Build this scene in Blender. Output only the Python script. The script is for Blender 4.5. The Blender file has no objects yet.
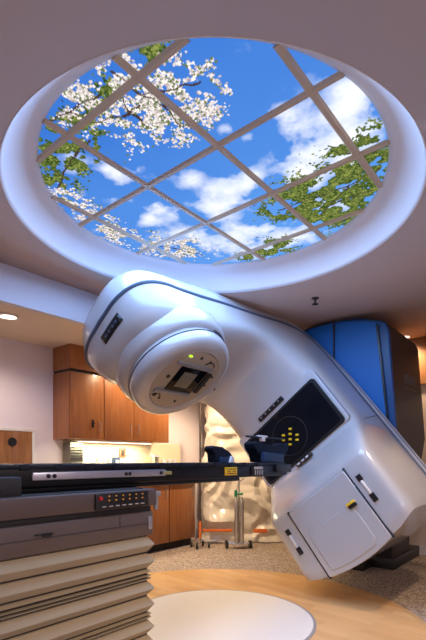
import bpy, bmesh, math, random
import numpy as np
from mathutils import Vector, Matrix
random.seed(7)
C = bpy.context.scene.collection
S = bpy.context.scene
PI = math.pi

# ---------------------------------------------------------------- camera, world, exposure
cd = bpy.data.cameras.new('camera'); cam = bpy.data.objects.new('camera', cd); C.objects.link(cam)
cam.location = (0, 0, 1.2); cam.rotation_euler = (math.radians(90), 0, math.radians(-50.5))
cd.sensor_fit = 'HORIZONTAL'; cd.sensor_width = 36; cd.lens = 445/426*36
cd.shift_y = 140/426; cd.clip_start = .05
S.camera = cam
S.view_settings.view_transform = 'Standard'; S.view_settings.look = 'None'
S.view_settings.gamma = 1; S.view_settings.use_curve_mapping = False
S.view_settings.exposure = 0.0
w = bpy.data.worlds.new('world'); S.world = w; w.use_nodes = True
w.node_tree.nodes['Background'].inputs[0].default_value = (.6, .6, .75, 1)
w.node_tree.nodes['Background'].inputs[1].default_value = .05

SKY_STRENGTH = 1.25
def area(name, loc, size, power, color, rot=(0, 0, 0), sizey=None, spread=180):
    l = bpy.data.lights.new(name, 'AREA'); l.energy = power; l.color = color; l.size = size
    l.spread = math.radians(spread)
    if sizey: l.shape = 'RECTANGLE'; l.size_y = sizey
    o = bpy.data.objects.new(name, l); o.location = loc; o.rotation_euler = rot; C.objects.link(o); return o
def spot(name, loc, power, color, angle=120, blend=.6, radius=.05, rot=(0, 0, 0)):
    l = bpy.data.lights.new(name, 'SPOT'); l.energy = power; l.color = color
    l.spot_size = math.radians(angle); l.spot_blend = blend; l.shadow_soft_size = radius
    o = bpy.data.objects.new(name, l); o.location = loc; o.rotation_euler = rot; C.objects.link(o); return o
WARM = (1, .72, .45); WHITE = (1, .93, .88); LILAC = (.86, .84, 1)
l = area('sky_panel_light', (2.21, 1.82, 2.885), 2.0, 74, (.33, .55, 1)); l.data.shape = 'DISK'    # glow of the backlit sky panels
area('troffer_light', (-.9, -.9, 2.70), 1.2, 34, (1, .86, .82), sizey=.6)
area('troffer_light', (1.5, -1.3, 2.70), 1.2, 30, (1, .82, .74), sizey=.6)
area('under_cabinet_light', (3.35, 4.30, 1.400), 1.1, 18, (1, .88, .58), sizey=.08)
spot('downlight_beam', (1.84, 3.81, 2.42), 45, WARM, 150)
spot('downlight_beam', (3.4, 3.86, 2.42), 50, WARM, 150)
spot('downlight_beam', (4.45, 3.60, 2.42), 150, WARM, 140)
spot('downlight_beam', (5.80, 1.70, 2.70), 55, WARM, 150)
spot('downlight_beam', (3.5, .35, 2.70), 110, WARM, 95)
spot('downlight_beam', (1.9, .10, 2.70), 100, WARM, 95)

# ---------------------------------------------------------------- materials
def mat(name, col, rough=.5, metal=0, coat=0, bump=0, bscale=60, var=0, vscale=8, emit=None, estr=0, spec=.5, trans=0):
    m = bpy.data.materials.new(name); m.use_nodes = True; nt = m.node_tree; N = nt.nodes; b = N['Principled BSDF']
    b.inputs['Base Color'].default_value = (*col, 1); b.inputs['Roughness'].default_value = rough
    b.inputs['Metallic'].default_value = metal; b.inputs['Coat Weight'].default_value = coat
    b.inputs['Coat Roughness'].default_value = .08; b.inputs['Specular IOR Level'].default_value = spec
    b.inputs['Transmission Weight'].default_value = trans
    tc = N.new('ShaderNodeTexCoord')
    if var:
        n = N.new('ShaderNodeTexNoise'); n.inputs['Scale'].default_value = vscale; n.inputs['Detail'].default_value = 4
        r = N.new('ShaderNodeMapRange'); r.inputs['To Min'].default_value = 1-var; r.inputs['To Max'].default_value = 1+var
        mx = N.new('ShaderNodeVectorMath'); mx.operation = 'SCALE'; mx.inputs[0].default_value = col
        nt.links.new(tc.outputs['Object'], n.inputs['Vector']); nt.links.new(n.outputs['Fac'], r.inputs['Value'])
        nt.links.new(r.outputs[0], mx.inputs['Scale']); nt.links.new(mx.outputs[0], b.inputs['Base Color'])
    if bump:
        n = N.new('ShaderNodeTexNoise'); n.inputs['Scale'].default_value = bscale; n.inputs['Detail'].default_value = 3
        bp = N.new('ShaderNodeBump'); bp.inputs['Strength'].default_value = bump; bp.inputs['Distance'].default_value = .01
        nt.links.new(tc.outputs['Object'], n.inputs['Vector']); nt.links.new(n.outputs['Fac'], bp.inputs['Height'])
        nt.links.new(bp.outputs[0], b.inputs['Normal'])
    if emit:
        b.inputs['Emission Color'].default_value = (*emit, 1); b.inputs['Emission Strength'].default_value = estr
    return m

def ramp_mat(name, stops, scale=(1, 1, 1), nscale=5, rough=.4, detail=5, dist=0, kind='NOISE', coat=0, stretch=None, bump=0):
    m = bpy.data.materials.new(name); m.use_nodes = True; nt = m.node_tree; N = nt.nodes; b = N['Principled BSDF']
    b.inputs['Roughness'].default_value = rough; b.inputs['Coat Weight'].default_value = coat
    tc = N.new('ShaderNodeTexCoord'); mp = N.new('ShaderNodeMapping'); mp.inputs['Scale'].default_value = scale
    if stretch: mp.inputs['Rotation'].default_value = stretch
    if kind == 'VORONOI': n = N.new('ShaderNodeTexVoronoi'); out = n.outputs['Color']
    else:
        n = N.new('ShaderNodeTexNoise'); n.inputs['Detail'].default_value = detail; n.inputs['Distortion'].default_value = dist; out = n.outputs['Fac']
    n.inputs['Scale'].default_value = nscale
    r = N.new('ShaderNodeValToRGB'); e = r.color_ramp.elements
    while len(e) < len(stops): e.new(.5)
    for i, (p, c) in enumerate(stops): e[i].position = p; e[i].color = (*c, 1)
    nt.links.new(tc.outputs['Object'], mp.inputs['Vector']); nt.links.new(mp.outputs[0], n.inputs['Vector'])
    if kind == 'VORONOI':
        sp = N.new('ShaderNodeSeparateColor'); nt.links.new(out, sp.inputs[0]); out = sp.outputs[0]
    nt.links.new(out, r.inputs['Fac']); nt.links.new(r.outputs[0], b.inputs['Base Color'])
    if bump:
        bp = N.new('ShaderNodeBump'); bp.inputs['Strength'].default_value = bump; bp.inputs['Distance'].default_value = .01
        nt.links.new(out, bp.inputs['Height']); nt.links.new(bp.outputs[0], b.inputs['Normal'])
    return m

M_CEIL = mat('ceiling_paint', (.52, .385, .33), .85, var=.04, vscale=3)
M_CEIL2 = mat('alcove_ceiling_paint', (.72, .60, .50), .85, var=.03, vscale=3)
M_COVE = mat('cove_paint', (.80, .80, .86), .6, var=.02)
M_WALL = mat('wall_paint', (.78, .72, .78), .8, var=.03, vscale=4)
M_WALLW = mat('warm_wall_paint', (.75, .62, .52), .8, var=.03)
M_TRIM = mat('white_trim', (.8, .78, .78), .5, var=.02)
M_WOODC = ramp_mat('cherry_wood', [(.25, (.27, .095, .030)), (.55, (.36, .135, .045)), (.8, (.43, .175, .065))], (9, 9, .8), 3, .35, 6, .6, coat=.25)
M_WOODW = ramp_mat('wall_wood', [(.25, (.23, .09, .03)), (.8, (.40, .18, .07))], (9, 9, .8), 3, .45, 6, .6)
M_CARPET = ramp_mat('speckled_carpet', [(0, (.11, .075, .055)), (.35, (.27, .20, .155)), (.7, (.40, .32, .26)), (1, (.58, .49, .41))], (1, 1, 1), 95, .95, kind='VORONOI')
M_DISC = mat('white_turntable_enamel', (.72, .71, .70), .38, var=.02)
M_WHITE = mat('white_gloss_plastic', (.50, .50, .52), .25, coat=.9, var=.012, vscale=2)
M_SHELL = mat('shell_plastic', (.54, .57, .62), .25, coat=.9, var=.012, vscale=2)
M_BEIGE = mat('beige_faceplate', (.47, .40, .32), .38, var=.03, vscale=12)
M_GREY = mat('grey_plate', (.36, .36, .38), .35, metal=.3, var=.03)
M_SEAM = mat('seam_rubber', (.03, .035, .05), .5, var=.05)
M_GROOVE = mat('blue_grey_groove', (.07, .10, .16), .35, var=.03)
M_BLACK = mat('black_plastic', (.012, .012, .014), .3, var=.1)
M_BLKG = mat('black_glass', (.006, .007, .010), .07, spec=.15, var=.05)
M_DARK = mat('dark_recess', (.02, .018, .018), .6, var=.1)
M_BLUE = mat('blue_stand_panel', (.002, .145, .52), .45, coat=.0, var=.03, vscale=2)
M_BLUED = mat('blue_edge_trim', (.008, .07, .24), .35, var=.03)
M_BROWN = mat('brown_stand_side', (.055, .042, .037), .5, var=.06, vscale=4)
M_LOGO = mat('pale_lettering', (.5, .48, .46), .5, var=.03)
M_YEL = mat('yellow_marker_glow', (.85, .60, .02), .4, var=.05, emit=(.9, .65, .02), estr=.08)
M_YELL = mat('yellow_sticker', (.85, .55, .03), .45, var=.04, vscale=40)
M_LED = mat('green_led', (.5, .8, .02), .4, var=.05, emit=(.5, .9, .05), estr=1.2)
M_TAUPE = mat('taupe_couch_metal', (.105, .073, .066), .42, coat=.0, var=.04, vscale=3)
M_TAUPE2 = mat('taupe_couch_cover', (.122, .088, .078), .45, var=.04, vscale=3)
M_BELL = mat('tan_bellows_fabric', (.40, .325, .215), .75, var=.07, vscale=5)
M_BELLD = mat('bellows_fold_shade', (.05, .04, .035), .8, var=.1)
M_CARB = mat('black_carbon_fibre', (.004, .0045, .007), .4, spec=.3, var=.15, vscale=30)
M_RAIL = mat('brushed_aluminium', (.55, .55, .62), .30, metal=.8, var=.03)
M_STEEL = mat('stainless_steel', (.6, .58, .56), .28, metal=.85, var=.03)
M_CHROME = mat('chrome', (.75, .75, .78), .12, metal=1, var=.02)
M_RED = mat('red_knob', (.5, .02, .02), .4, var=.05)
M_AMB = mat('amber_button', (.8, .35, .03), .4, var=.05, emit=(1, .4, .05), estr=.05)
M_PAD = mat('dark_blue_foam', (.004, .009, .022), .6, spec=.25, var=.1)
M_PADL = mat('blue_vinyl_pad', (.008, .03, .08), .5, var=.05)
M_CLIP = mat('white_clip_plastic', (.75, .75, .8), .4, var=.02)
M_ORANGE = mat('orange_tape', (.85, .20, .04), .5, var=.05)
M_GREEN = mat('green_cylinder_paint', (.03, .25, .12), .4, var=.05)
M_CLEAR = mat('crumpled_plastic_sheet', (.74, .68, .60), .2, coat=.6, bump=.25, bscale=5, var=.05, vscale=5)
M_LAMP = mat('lamp_diffuser', (.9, .85, .8), .4, var=.02, emit=(1, .88, .72), estr=3.5)
M_LAMPC = mat('troffer_diffuser', (.9, .9, .9), .4, var=.02, emit=(1, .92, .86), estr=1.5)
M_COUNTER = mat('cream_countertop', (.7, .62, .5), .35, var=.06, vscale=30)
M_SPLASH = mat('cream_backsplash', (.80, .74, .56), .4, var=.03)
M_DISP = mat('olive_grey_dispenser', (.20, .19, .15), .4, var=.04)
M_GRID = mat('ceiling_grid_metal', (.62, .52, .40), .45, var=.03)
M_PLINTH = mat('dark_plinth', (.02, .019, .022), .45, var=.1)

def wood_floor():
    m = bpy.data.materials.new('maple_floor'); m.use_nodes = True; nt = m.node_tree; N = nt.nodes; b = N['Principled BSDF']
    b.inputs['Roughness'].default_value = .35; b.inputs['Coat Weight'].default_value = .15
    tc = N.new('ShaderNodeTexCoord'); mp = N.new('ShaderNodeMapping'); mp.inputs['Rotation'].default_value = (0, 0, math.radians(96))
    br = N.new('ShaderNodeTexBrick'); br.inputs['Scale'].default_value = 3.2; br.inputs['Mortar Size'].default_value = .002
    br.inputs['Color1'].default_value = (.60, .34, .145, 1); br.inputs['Color2'].default_value = (.72, .45, .21, 1); br.inputs['Mortar'].default_value = (.5, .32, .17, 1)
    br.inputs['Brick Width'].default_value = 1.6; br.inputs['Row Height'].default_value = .28
    n = N.new('ShaderNodeTexNoise'); n.inputs['Scale'].default_value = 4; mp2 = N.new('ShaderNodeMapping'); mp2.inputs['Scale'].default_value = (1, 12, 1)
    mx = N.new('ShaderNodeMix'); mx.data_type = 'RGBA'; mx.blend_type = 'MULTIPLY'; mx.inputs['Factor'].default_value = .35
    r = N.new('ShaderNodeMapRange'); r.inputs['To Min'].default_value = .7; r.inputs['To Max'].default_value = 1.25
    L = nt.links.new
    L(tc.outputs['Object'], mp.inputs[0]); L(mp.outputs[0], br.inputs['Vector']); L(mp.outputs[0], mp2.inputs[0]); L(mp2.outputs[0], n.inputs['Vector'])
    L(n.outputs['Fac'], r.inputs['Value']); L(br.outputs['Color'], mx.inputs['A']); L(r.outputs[0], mx.inputs['B']); L(mx.outputs['Result'], b.inputs['Base Color'])
    return m
M_FLOORW = wood_floor()

# ---------------------------------------------------------------- mesh helpers
class MB:
    """collects shapes; build() links them as one mesh object"""
    def __init__(s, T=None): s.v = []; s.f = []; s.sm = []; s.T = T
    def add(s, vs, fs, smooth=False):
        n = len(s.v); s.v += [tuple(s.T @ Vector(p)) if s.T is not None else tuple(p) for p in vs]
        s.f += [tuple(i+n for i in f) for f in fs]; s.sm += [smooth]*len(fs); return s
    def box(s, a, b, bev=0, M=None, seg=2):
        bm = bmesh.new(); bmesh.ops.create_cube(bm, size=1)
        sz = [b[i]-a[i] for i in range(3)]; ce = [(a[i]+b[i])/2 for i in range(3)]
        for v in bm.verts: v.co = Vector((v.co[i]*sz[i]+ce[i] for i in range(3)))
        if bev: bmesh.ops.bevel(bm, geom=bm.edges[:], offset=min(bev, .49*min(abs(x) for x in sz)), segments=seg, affect='EDGES', profile=.5)
        bm.verts.index_update()
        vs = [(M @ v.co if M else v.co.copy()) for v in bm.verts]; fs = [[v.index for v in f.verts] for f in bm.faces]; bm.free()
        return s.add(vs, fs, False)
    def tube(s, pts, r, n=12, cap=True):
        pts = [Vector(p) for p in pts]; rs = r if isinstance(r, (list, tuple)) else [r]*len(pts); vs = []; fs = []
        up = None
        for i, p in enumerate(pts):
            d = (pts[min(i+1, len(pts)-1)]-pts[max(i-1, 0)]).normalized()
            if up is None: up = Vector((0, 0, 1)) if abs(d.z) < .9 else Vector((1, 0, 0))
            x = d.cross(up).normalized(); y = x.cross(d).normalized(); up = y
            for k in range(n):
                a = 2*PI*k/n; vs.append(p+(x*math.cos(a)+y*math.sin(a))*rs[i])
        for i in range(len(pts)-1):
            for k in range(n): fs.append((i*n+k, i*n+(k+1) % n, (i+1)*n+(k+1) % n, (i+1)*n+k))
        s.add(vs, fs, True)
        if cap:
            n0 = len(vs); s.add([vs[k] for k in range(n)], [tuple(range(n))][:1]); s.add([vs[n0-n+k] for k in range(n)], [tuple(range(n-1, -1, -1))])
        return s
    def lathe(s, prof, M=None, n=64, cap=True, smooth=True):
        """prof: list of (radius, height) about local z"""
        vs = []; fs = []
        for (r, z) in prof:
            for k in range(n):
                a = 2*PI*k/n; p = Vector((r*math.cos(a), r*math.sin(a), z)); vs.append(M @ p if M else p)
        for i in range(len(prof)-1):
            for k in range(n): fs.append((i*n+k, i*n+(k+1) % n, (i+1)*n+(k+1) % n, (i+1)*n+k))
        s.add(vs, fs, smooth)
        if cap:
            m = len(prof)-1
            if prof[0][0] > 1e-4: s.add(vs[:n], [tuple(range(n-1, -1, -1))])
            if prof[m][0] > 1e-4: s.add(vs[m*n:], [tuple(range(n))])
        return s
    def prism(s, poly, axis, a, b, fn=None):
        """poly of 2-D points extruded along axis index from a to b; fn maps (u,v,w)->3D"""
        n = len(poly); fn = fn or (lambda u, v, w: (w, u, v) if axis == 0 else ((u, w, v) if axis == 1 else (u, v, w)))
        vs = [fn(u, v, a) for u, v in poly]+[fn(u, v, b) for u, v in poly]
        fs = [tuple(range(n-1, -1, -1)), tuple(range(n, 2*n))]+[(i, (i+1) % n, n+(i+1) % n, n+i) for i in range(n)]
        return s.add(vs, fs)
    def build(s, name, m, parent=None, bev=0, smooth_angle=40, fix=True):
        me = bpy.data.meshes.new(name); me.from_pydata(s.v, [], s.f); me.materials.append(m)
        if fix:
            bm = bmesh.new(); bm.from_mesh(me); bmesh.ops.recalc_face_normals(bm, faces=bm.faces); bm.to_mesh(me); bm.free()
        me.polygons.foreach_set('use_smooth', [True]*len(me.polygons))
        me.set_sharp_from_angle(angle=math.radians(smooth_angle))
        o = bpy.data.objects.new(name, me); C.objects.link(o)
        if parent:
            o.parent = parent
            q = parent; off = Vector((0, 0, 0))
            while q: off += q.location; q = q.parent
            o.location = -off      # meshes are written in world coordinates
        if bev:
            b = o.modifiers.new('bevel', 'BEVEL'); b.width = bev; b.segments = 2; b.limit_method = 'ANGLE'; b.angle_limit = math.radians(35)
        return o

def tag(o, label=None, cat=None, group=None, kind=None):
    if label: o['label'] = label
    if cat: o['category'] = cat
    if group: o['group'] = group
    if kind: o['kind'] = kind
    return o
def thing(name, loc, label, cat, group=None):
    o = bpy.data.objects.new(name, None); o.location = loc; o.empty_display_size = .1; C.objects.link(o)
    return tag(o, label, cat, group)
def struct(mb, name, m, parent=None): 
    o = mb.build(name, m, parent)
    if not parent: o['kind'] = 'structure'
    return o
def rrect(x0, y0, x1, y1, r, n=5):
    pts = []
    for cx, cy, a0 in ((x1-r, y1-r, 0), (x0+r, y1-r, 90), (x0+r, y0+r, 180), (x1-r, y0+r, 270)):
        for k in range(n+1):
            a = math.radians(a0+90*k/n); pts.append((cx+r*math.cos(a), cy+r*math.sin(a)))
    return pts

# ---------------------------------------------------------------- the room
XF, YL, XN, YR = 6.05, 4.53, -2.2, -2.4
HC, HA, YS = 2.74, 2.444, 3.48          # ceiling, alcove ceiling, riser line
CX, CY, R1, R2, HP = 2.21, 1.82, 1.243, 1.05, 2.925

struct(MB().box((XN, YR, -.1), (XF, YL, 0)), 'floor', M_CARPET)
struct(MB().box((XN-.1, YL, 0), (XF+.1, YL+.1, 3.1)), 'wall_left', M_WALL)
struct(MB().box((XN-.1, YR-.1, 0), (XF+.1, YR, 3.1)), 'wall_right', M_WALL)
struct(MB().box((XN-.1, YR, 0), (XN, YL, 3.1)), 'wall_near', M_WALL)
struct(MB().box((XF, YR, 0), (XF+.1, YL, 3.1)), 'wall_far', M_WALLW)
# main ceiling with a round opening
def ceiling_mesh():
    m = MB(); n = 96; rect = (XN, YR, XF, YS); vs = []
    def edge(a):
        dx, dy = math.cos(a), math.sin(a); t = 1e9
        if dx > 1e-9: t = min(t, (rect[2]-CX)/dx)
        if dx < -1e-9: t = min(t, (rect[0]-CX)/dx)
        if dy > 1e-9: t = min(t, (rect[3]-CY)/dy)
        if dy < -1e-9: t = min(t, (rect[1]-CY)/dy)
        return (CX+dx*t, CY+dy*t)
    ang = [2*PI*k/n for k in range(n)]
    for cx, cy in ((rect[0], rect[1]), (rect[2], rect[1]), (rect[2], rect[3]), (rect[0], rect[3])): ang.append(math.atan2(cy-CY, cx-CX) % (2*PI))
    ang.sort(); n = len(ang)
    for a in ang: vs.append((CX+R1*math.cos(a), CY+R1*math.sin(a), HC))
    for a in ang: vs.append((*edge(a), HC))
    m.add(vs, [(i, (i+1) % n, n+(i+1) % n, n+i) for i in range(n)])
    return m
o = struct(ceiling_mesh(), 'ceiling', M_CEIL)
so = o.modifiers.new('s', 'SOLIDIFY'); so.thickness = .04; so.offset = 0
o.location.z = .02
# riser and dropped alcove ceiling
struct(MB().box((XN, YS, HA), (XF, YS+.06, 3.0)), 'trim_1', mat('riser_paint', (.66, .66, .74), .8, var=.02))
struct(MB().box((XN, YS+.06, HA), (XF, YL, HA+.08)), 'ceiling_alcove', M_CEIL2)
# cove ring
prof = []
for k in range(9):
    q = k/8; prof.append((R1-(R1-R2)*(.55*q+.45*(1-math.cos(q*PI/2))), HC+(HP-.004-HC)*(.55*q+.45*math.sin(q*PI/2))))
prof = [(R1+.0, HC-.002)]+prof[1:]
o = struct(MB().lathe(prof, Matrix.Translation((CX, CY, 0)), 128, cap=False), 'trim_2', M_COVE)
so = o.modifiers.new('s', 'SOLIDIFY'); so.thickness = .004; so.offset = 1
struct(MB().box((CX-1.6, CY-1.5, 3.05), (CX+1.6, CY+1.62, 3.09)), 'ceiling_light_block', M_CEIL)  # unseen lid added above the recess to stop light escaping
# far wall wooden header, baseboards
struct(MB().box((XF-.05, YR, 2.16), (XF, 2.6, HC)), 'trim_3', M_WOODW)
struct(MB().box((XF-.015, YR, 0), (XF, YL, .11)), 'baseboard_far', M_TRIM)
struct(MB().box((XN, YL-.015, 0), (2.69, YL, .11)), 'baseboard_left', M_TRIM)
# floor inlays : maple ring and white turntable cover
TX, TY = 2.618, 2.105
struct(MB().lathe([(1.525, 0), (1.525, .006), (1.48, .006)], Matrix.Translation((TX, TY, 0)), 128, cap=True), 'floor_ring_edge', mat('maple_edge', (.55, .35, .17), .35, var=.06))
struct(MB().lathe([(1.478, .004), (1.478, .009), (.715, .009)], Matrix.Translation((TX, TY, 0)), 128, cap=True), 'floor_ring', M_FLOORW)
struct(MB().lathe([(.722, .005), (.722, .012), (.70, .012)], Matrix.Translation((TX, TY, 0)), 128, cap=True), 'trim_4', M_GREY)
o = MB().lathe([(.700, .006), (.700, .0145), (.695, .016)], Matrix.Translation((TX, TY, 0)), 128).build('turntable_cover', M_DISC)
tag(o, 'white round turntable plate set flush in the middle of the wood floor ring', 'turntable')

# ---------------------------------------------------------------- backlit sky picture panels
RES = .005; PX0, PY0 = 1.0, .6; NX, NY = 500, 520
def vnoise(nx, ny, cell, seed):
    rng = np.random.RandomState(seed); gx = int(nx/cell)+3; gy = int(ny/cell)+3; g = rng.rand(gx, gy)
    x = np.arange(nx)/cell; y = np.arange(ny)/cell; xi = x.astype(int); yi = y.astype(int); fx = x-xi; fy = y-yi
    fx = fx*fx*(3-2*fx); fy = fy*fy*(3-2*fy)
    a = g[np.ix_(xi, yi)]; b = g[np.ix_(xi+1, yi)]; c = g[np.ix_(xi, yi+1)]; d = g[np.ix_(xi+1, yi+1)]
    return (a*(1-fx)[:, None]+b*fx[:, None])*(1-fy)[None]+(c*(1-fx)[:, None]+d*fx[:, None])*fy[None]
def fbm(cell, seed, octv=5):
    r = 0; t = 0
    for k in range(octv):
        r = r+vnoise(NX, NY, max(cell/2**k, 1.5), seed+k)*.55**k; t += .55**k
    return r/t
gx = PX0+np.arange(NX)*RES; gy = PY0+np.arange(NY)*RES; GX, GY = np.meshgrid(gx, gy, indexing='ij')
def blob(cx, cy, rx, ry=None, a=0):
    ry = ry or rx; dx = GX-cx; dy = GY-cy; c, s_ = math.cos(a), math.sin(a)
    return np.exp(-(((dx*c+dy*s_)/rx)**2+((-dx*s_+dy*c)/ry)**2))
# clouds, leaves, blossom and boughs of the printed picture, metres on the ceiling plane: (x, y, radius, density)
CLOUDS = [(2.06, 0.86, 0.12, 1.1), (2.15, 0.99, 0.136, 1), (2.02, 1.1, 0.088, 0.8), (2.29, 0.93, 0.122, 1.1), (1.91, 1.15, 0.048, 0.5), (2.27, 1.14, 0.118, 1), (2.22, 1.26, 0.104, 0.7), (2.46, 1.04, 0.104, 0.9), (2.44, 1.32, 0.117, 0.9), (2.3, 1.71, 0.128, 1), (2.3, 1.9, 0.117, 0.9), (2.28, 1.58, 0.097, 0.8), (2.2, 1.74, 0.082, 0.7), (2.03, 1.85, 0.074, 0.5), (1.98, 1.37, 0.043, 0.7), (2.09, 1.3, 0.061, 0.6), (2.12, 2.22, 0.089, 0.8), (2.25, 2.2, 0.067, 0.6), (1.75, 2.16, 0.089, 0.9), (1.74, 2.03, 0.05, 0.5), (1.66, 2.17, 0.064, 0.6), (2.19, 2.37, 0.081, 0.7), (2.65, 2.27, 0.163, 0.7), (2.75, 2.05, 0.146, 0.7), (2.8, 1.81, 0.134, 0.8), (3.02, 1.63, 0.16, 0.9), (2.52, 2.31, 0.092, 0.7), (2.47, 1.93, 0.093, 0.5), (2.66, 1.64, 0.083, 0.6), (3.01, 2.09, 0.279, 0.6), (1.89, 2.35, 0.075, 0.5), (1.49, 2.28, 0.082, 0.7), (2.48, 2.48, 0.106, 0.5), (1.83, 1.43, 0.039, 0.3), (2.85, 1.28, 0.137, 0.6)]
GREEN = [(2.36, 0.85, 0.063, 1), (2.58, 0.9, 0.093, 1), (2.43, 0.94, 0.059, 0.7), (2.65, 1.09, 0.152, 1), (2.67, 1.23, 0.18, 1), (2.65, 1.43, 0.149, 0.9), (2.71, 1.58, 0.097, 0.9), (2.61, 1.66, 0.057, 0.8), (2.93, 1.28, 0.165, 0.9), (2.84, 1.1, 0.133, 1), (2.7, 0.96, 0.102, 1), (2.59, 1.33, 0.088, 0.7), (2.35, 1.04, 0.045, 0.7), (2.9, 1.41, 0.122, 0.9), (3.11, 1.91, 0.119, 0.9), (3.08, 2.01, 0.075, 0.8), (3.08, 2.18, 0.064, 0.7), (1.27, 1.39, 0.053, 1), (1.22, 1.43, 0.046, 1), (1.28, 1.69, 0.046, 0.6), (1.25, 1.82, 0.043, 0.8), (1.31, 1.86, 0.039, 0.8), (1.3, 1.98, 0.061, 0.8), (1.29, 2.1, 0.059, 0.9), (1.29, 2.21, 0.065, 1), (1.41, 2.28, 0.104, 1), (1.42, 2.17, 0.082, 1), (1.38, 2.35, 0.072, 1), (1.48, 2.1, 0.065, 0.8), (1.52, 2.47, 0.083, 0.9), (1.49, 2.22, 0.072, 0.8), (1.44, 1.97, 0.039, 0.6), (1.24, 1.48, 0.036, 0.9), (1.5, 2.56, 0.072, 0.8)]
BLOSSOM = [(1.46, 1.67, 0.092, 0.9), (1.56, 1.6, 0.11, 1), (1.58, 1.44, 0.086, 1), (1.45, 1.55, 0.074, 0.8), (1.54, 1.35, 0.06, 0.9), (1.44, 1.35, 0.057, 0.8), (1.71, 1.43, 0.057, 0.9), (1.46, 1.78, 0.075, 0.8), (1.59, 1.73, 0.074, 0.7), (1.73, 1.62, 0.06, 0.5), (1.61, 1.88, 0.053, 0.5), (1.49, 1.46, 0.065, 0.8), (1.48, 1.26, 0.032, 0.5), (1.64, 1.28, 0.022, 0.4), (1.26, 1.61, 0.071, 0.8), (1.23, 1.72, 0.067, 0.9), (1.21, 1.84, 0.061, 0.9), (1.21, 1.97, 0.054, 0.8), (1.23, 1.53, 0.054, 0.7), (1.17, 1.71, 0.046, 0.8), (1.32, 1.8, 0.057, 0.7), (1.26, 1.97, 0.061, 0.6), (1.2, 2.04, 0.046, 0.7), (1.39, 1.98, 0.047, 0.5), (1.43, 1.87, 0.053, 0.6), (1.42, 1.45, 0.049, 0.6), (1.35, 1.35, 0.032, 0.6), (1.61, 2.6, 0.062, 0.9), (1.76, 2.65, 0.093, 0.9), (1.94, 2.71, 0.103, 0.9), (2.14, 2.73, 0.104, 0.9), (2.3, 2.69, 0.113, 1), (2.48, 2.65, 0.106, 1), (2.62, 2.57, 0.12, 1), (2.75, 2.46, 0.106, 0.9), (2.33, 2.54, 0.057, 0.6), (1.9, 2.6, 0.064, 0.6), (2.6, 2.4, 0.074, 0.6), (1.68, 2.6, 0.057, 0.7)]
BRANCH = [[(1.24, 1.6), (1.4, 1.6), (1.52, 1.56), (1.6, 1.49)], [(1.33, 1.67), (1.43, 1.72), (1.58, 1.72)], [(1.21, 1.97), (1.37, 1.91), (1.44, 1.75), (1.44, 1.65)], [(1.4, 1.6), (1.47, 1.47), (1.53, 1.34)], [(1.52, 1.56), (1.66, 1.59), (1.72, 1.54)], [(1.22, 2.07), (1.24, 1.97), (1.28, 1.75)], [(2.66, 0.91), (2.7, 1.11), (2.69, 1.31), (2.66, 1.6)], [(2.7, 1.11), (2.79, 1.25), (2.9, 1.41)], [(2.49, 0.87), (2.5, 0.97), (2.38, 1.01)], [(2.84, 1.02), (2.83, 1.17), (2.83, 1.3)], [(1.55, 2.55), (1.45, 2.26), (1.43, 2.04)], [(1.62, 2.64), (1.97, 2.68), (2.42, 2.65), (2.81, 2.45)]]

cm = sum(blob(x, y, r*.95)*a*.95 for x, y, r, a in CLOUDS)
nz = fbm(34, 3, 6); nz2 = fbm(70, 21, 5)
den = np.clip(cm*1.05+(nz-.5)*3.0*np.clip(cm*1.5+.2, 0, 1)-.15+(nz2-.5)*.5, 0, None)
den = 1-np.exp(-den*1.7)
u = np.clip((GX-CX+1.0)/2.0, 0, 1); v_ = np.clip((GY-CY+1.0)/2.0, 0, 1)
sky0 = np.array([.030, .145, .55]); sky1 = np.array([.12, .33, .78])
t = np.clip(.75*u+.25*(fbm(90, 51, 3)), 0, 1)[..., None]
PIC = sky0*(1-t)+sky1*t
cc = np.stack([.86+.12*nz, .88+.10*nz, .95+.05*nz], -1)
shade = np.clip((fbm(22, 77, 5)-.42)*1.6, 0, .45)[..., None]
PIC = PIC*(1-den[..., None])+(cc*(1-shade)+np.array([.45, .55, .80])*shade)*den[..., None]
rng = np.random.RandomState(5)
FN = fbm(16, 201, 4); FN2 = fbm(12, 305, 4)
def at(F, x, y):
    i = int((x-PX0)/RES); j = int((y-PY0)/RES)
    return F[min(max(i, 0), NX-1), min(max(j, 0), NY-1)]
def splat(x, y, r, col):
    i0 = int((x-r-PX0)/RES); i1 = int((x+r-PX0)/RES)+2; j0 = int((y-r-PY0)/RES); j1 = int((y+r-PY0)/RES)+2
    if i0 < 0 or j0 < 0 or i1 >= NX or j1 >= NY: return
    d2 = (GX[i0:i1, j0:j1]-x)**2+(GY[i0:i1, j0:j1]-y)**2
    k = (d2 < r*r)
    PIC[i0:i1, j0:j1][k] = col
def boughs(col, rad):
    for b in BRANCH:
        for (x0, y0), (x1, y1) in zip(b[:-1], b[1:]):
            n = int(math.hypot(x1-x0, y1-y0)/.004)+1
            for k in range(n+1):
                q = k/n; splat(x0+(x1-x0)*q+.006*math.sin(q*9), y0+(y1-y0)*q+.006*math.cos(q*8), rad, col)
boughs((.05, .03, .03), .0065)
for x, y, r, a in GREEN:
    for k in range(int(2600*a*r*r/.01)+30):
        px, py = x+rng.randn()*r*.62, y+rng.randn()*r*.62
        f = at(FN, px, py)
        if f < .46+.06*rng.rand(): continue
        g = rng.rand()**1.4*np.clip((f-.40)*5, .2, 1); splat(px, py, .003+.006*rng.rand(), np.array([.02, .055, .01])*(1-g)+np.array([.30, .34, .08])*g)
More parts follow.
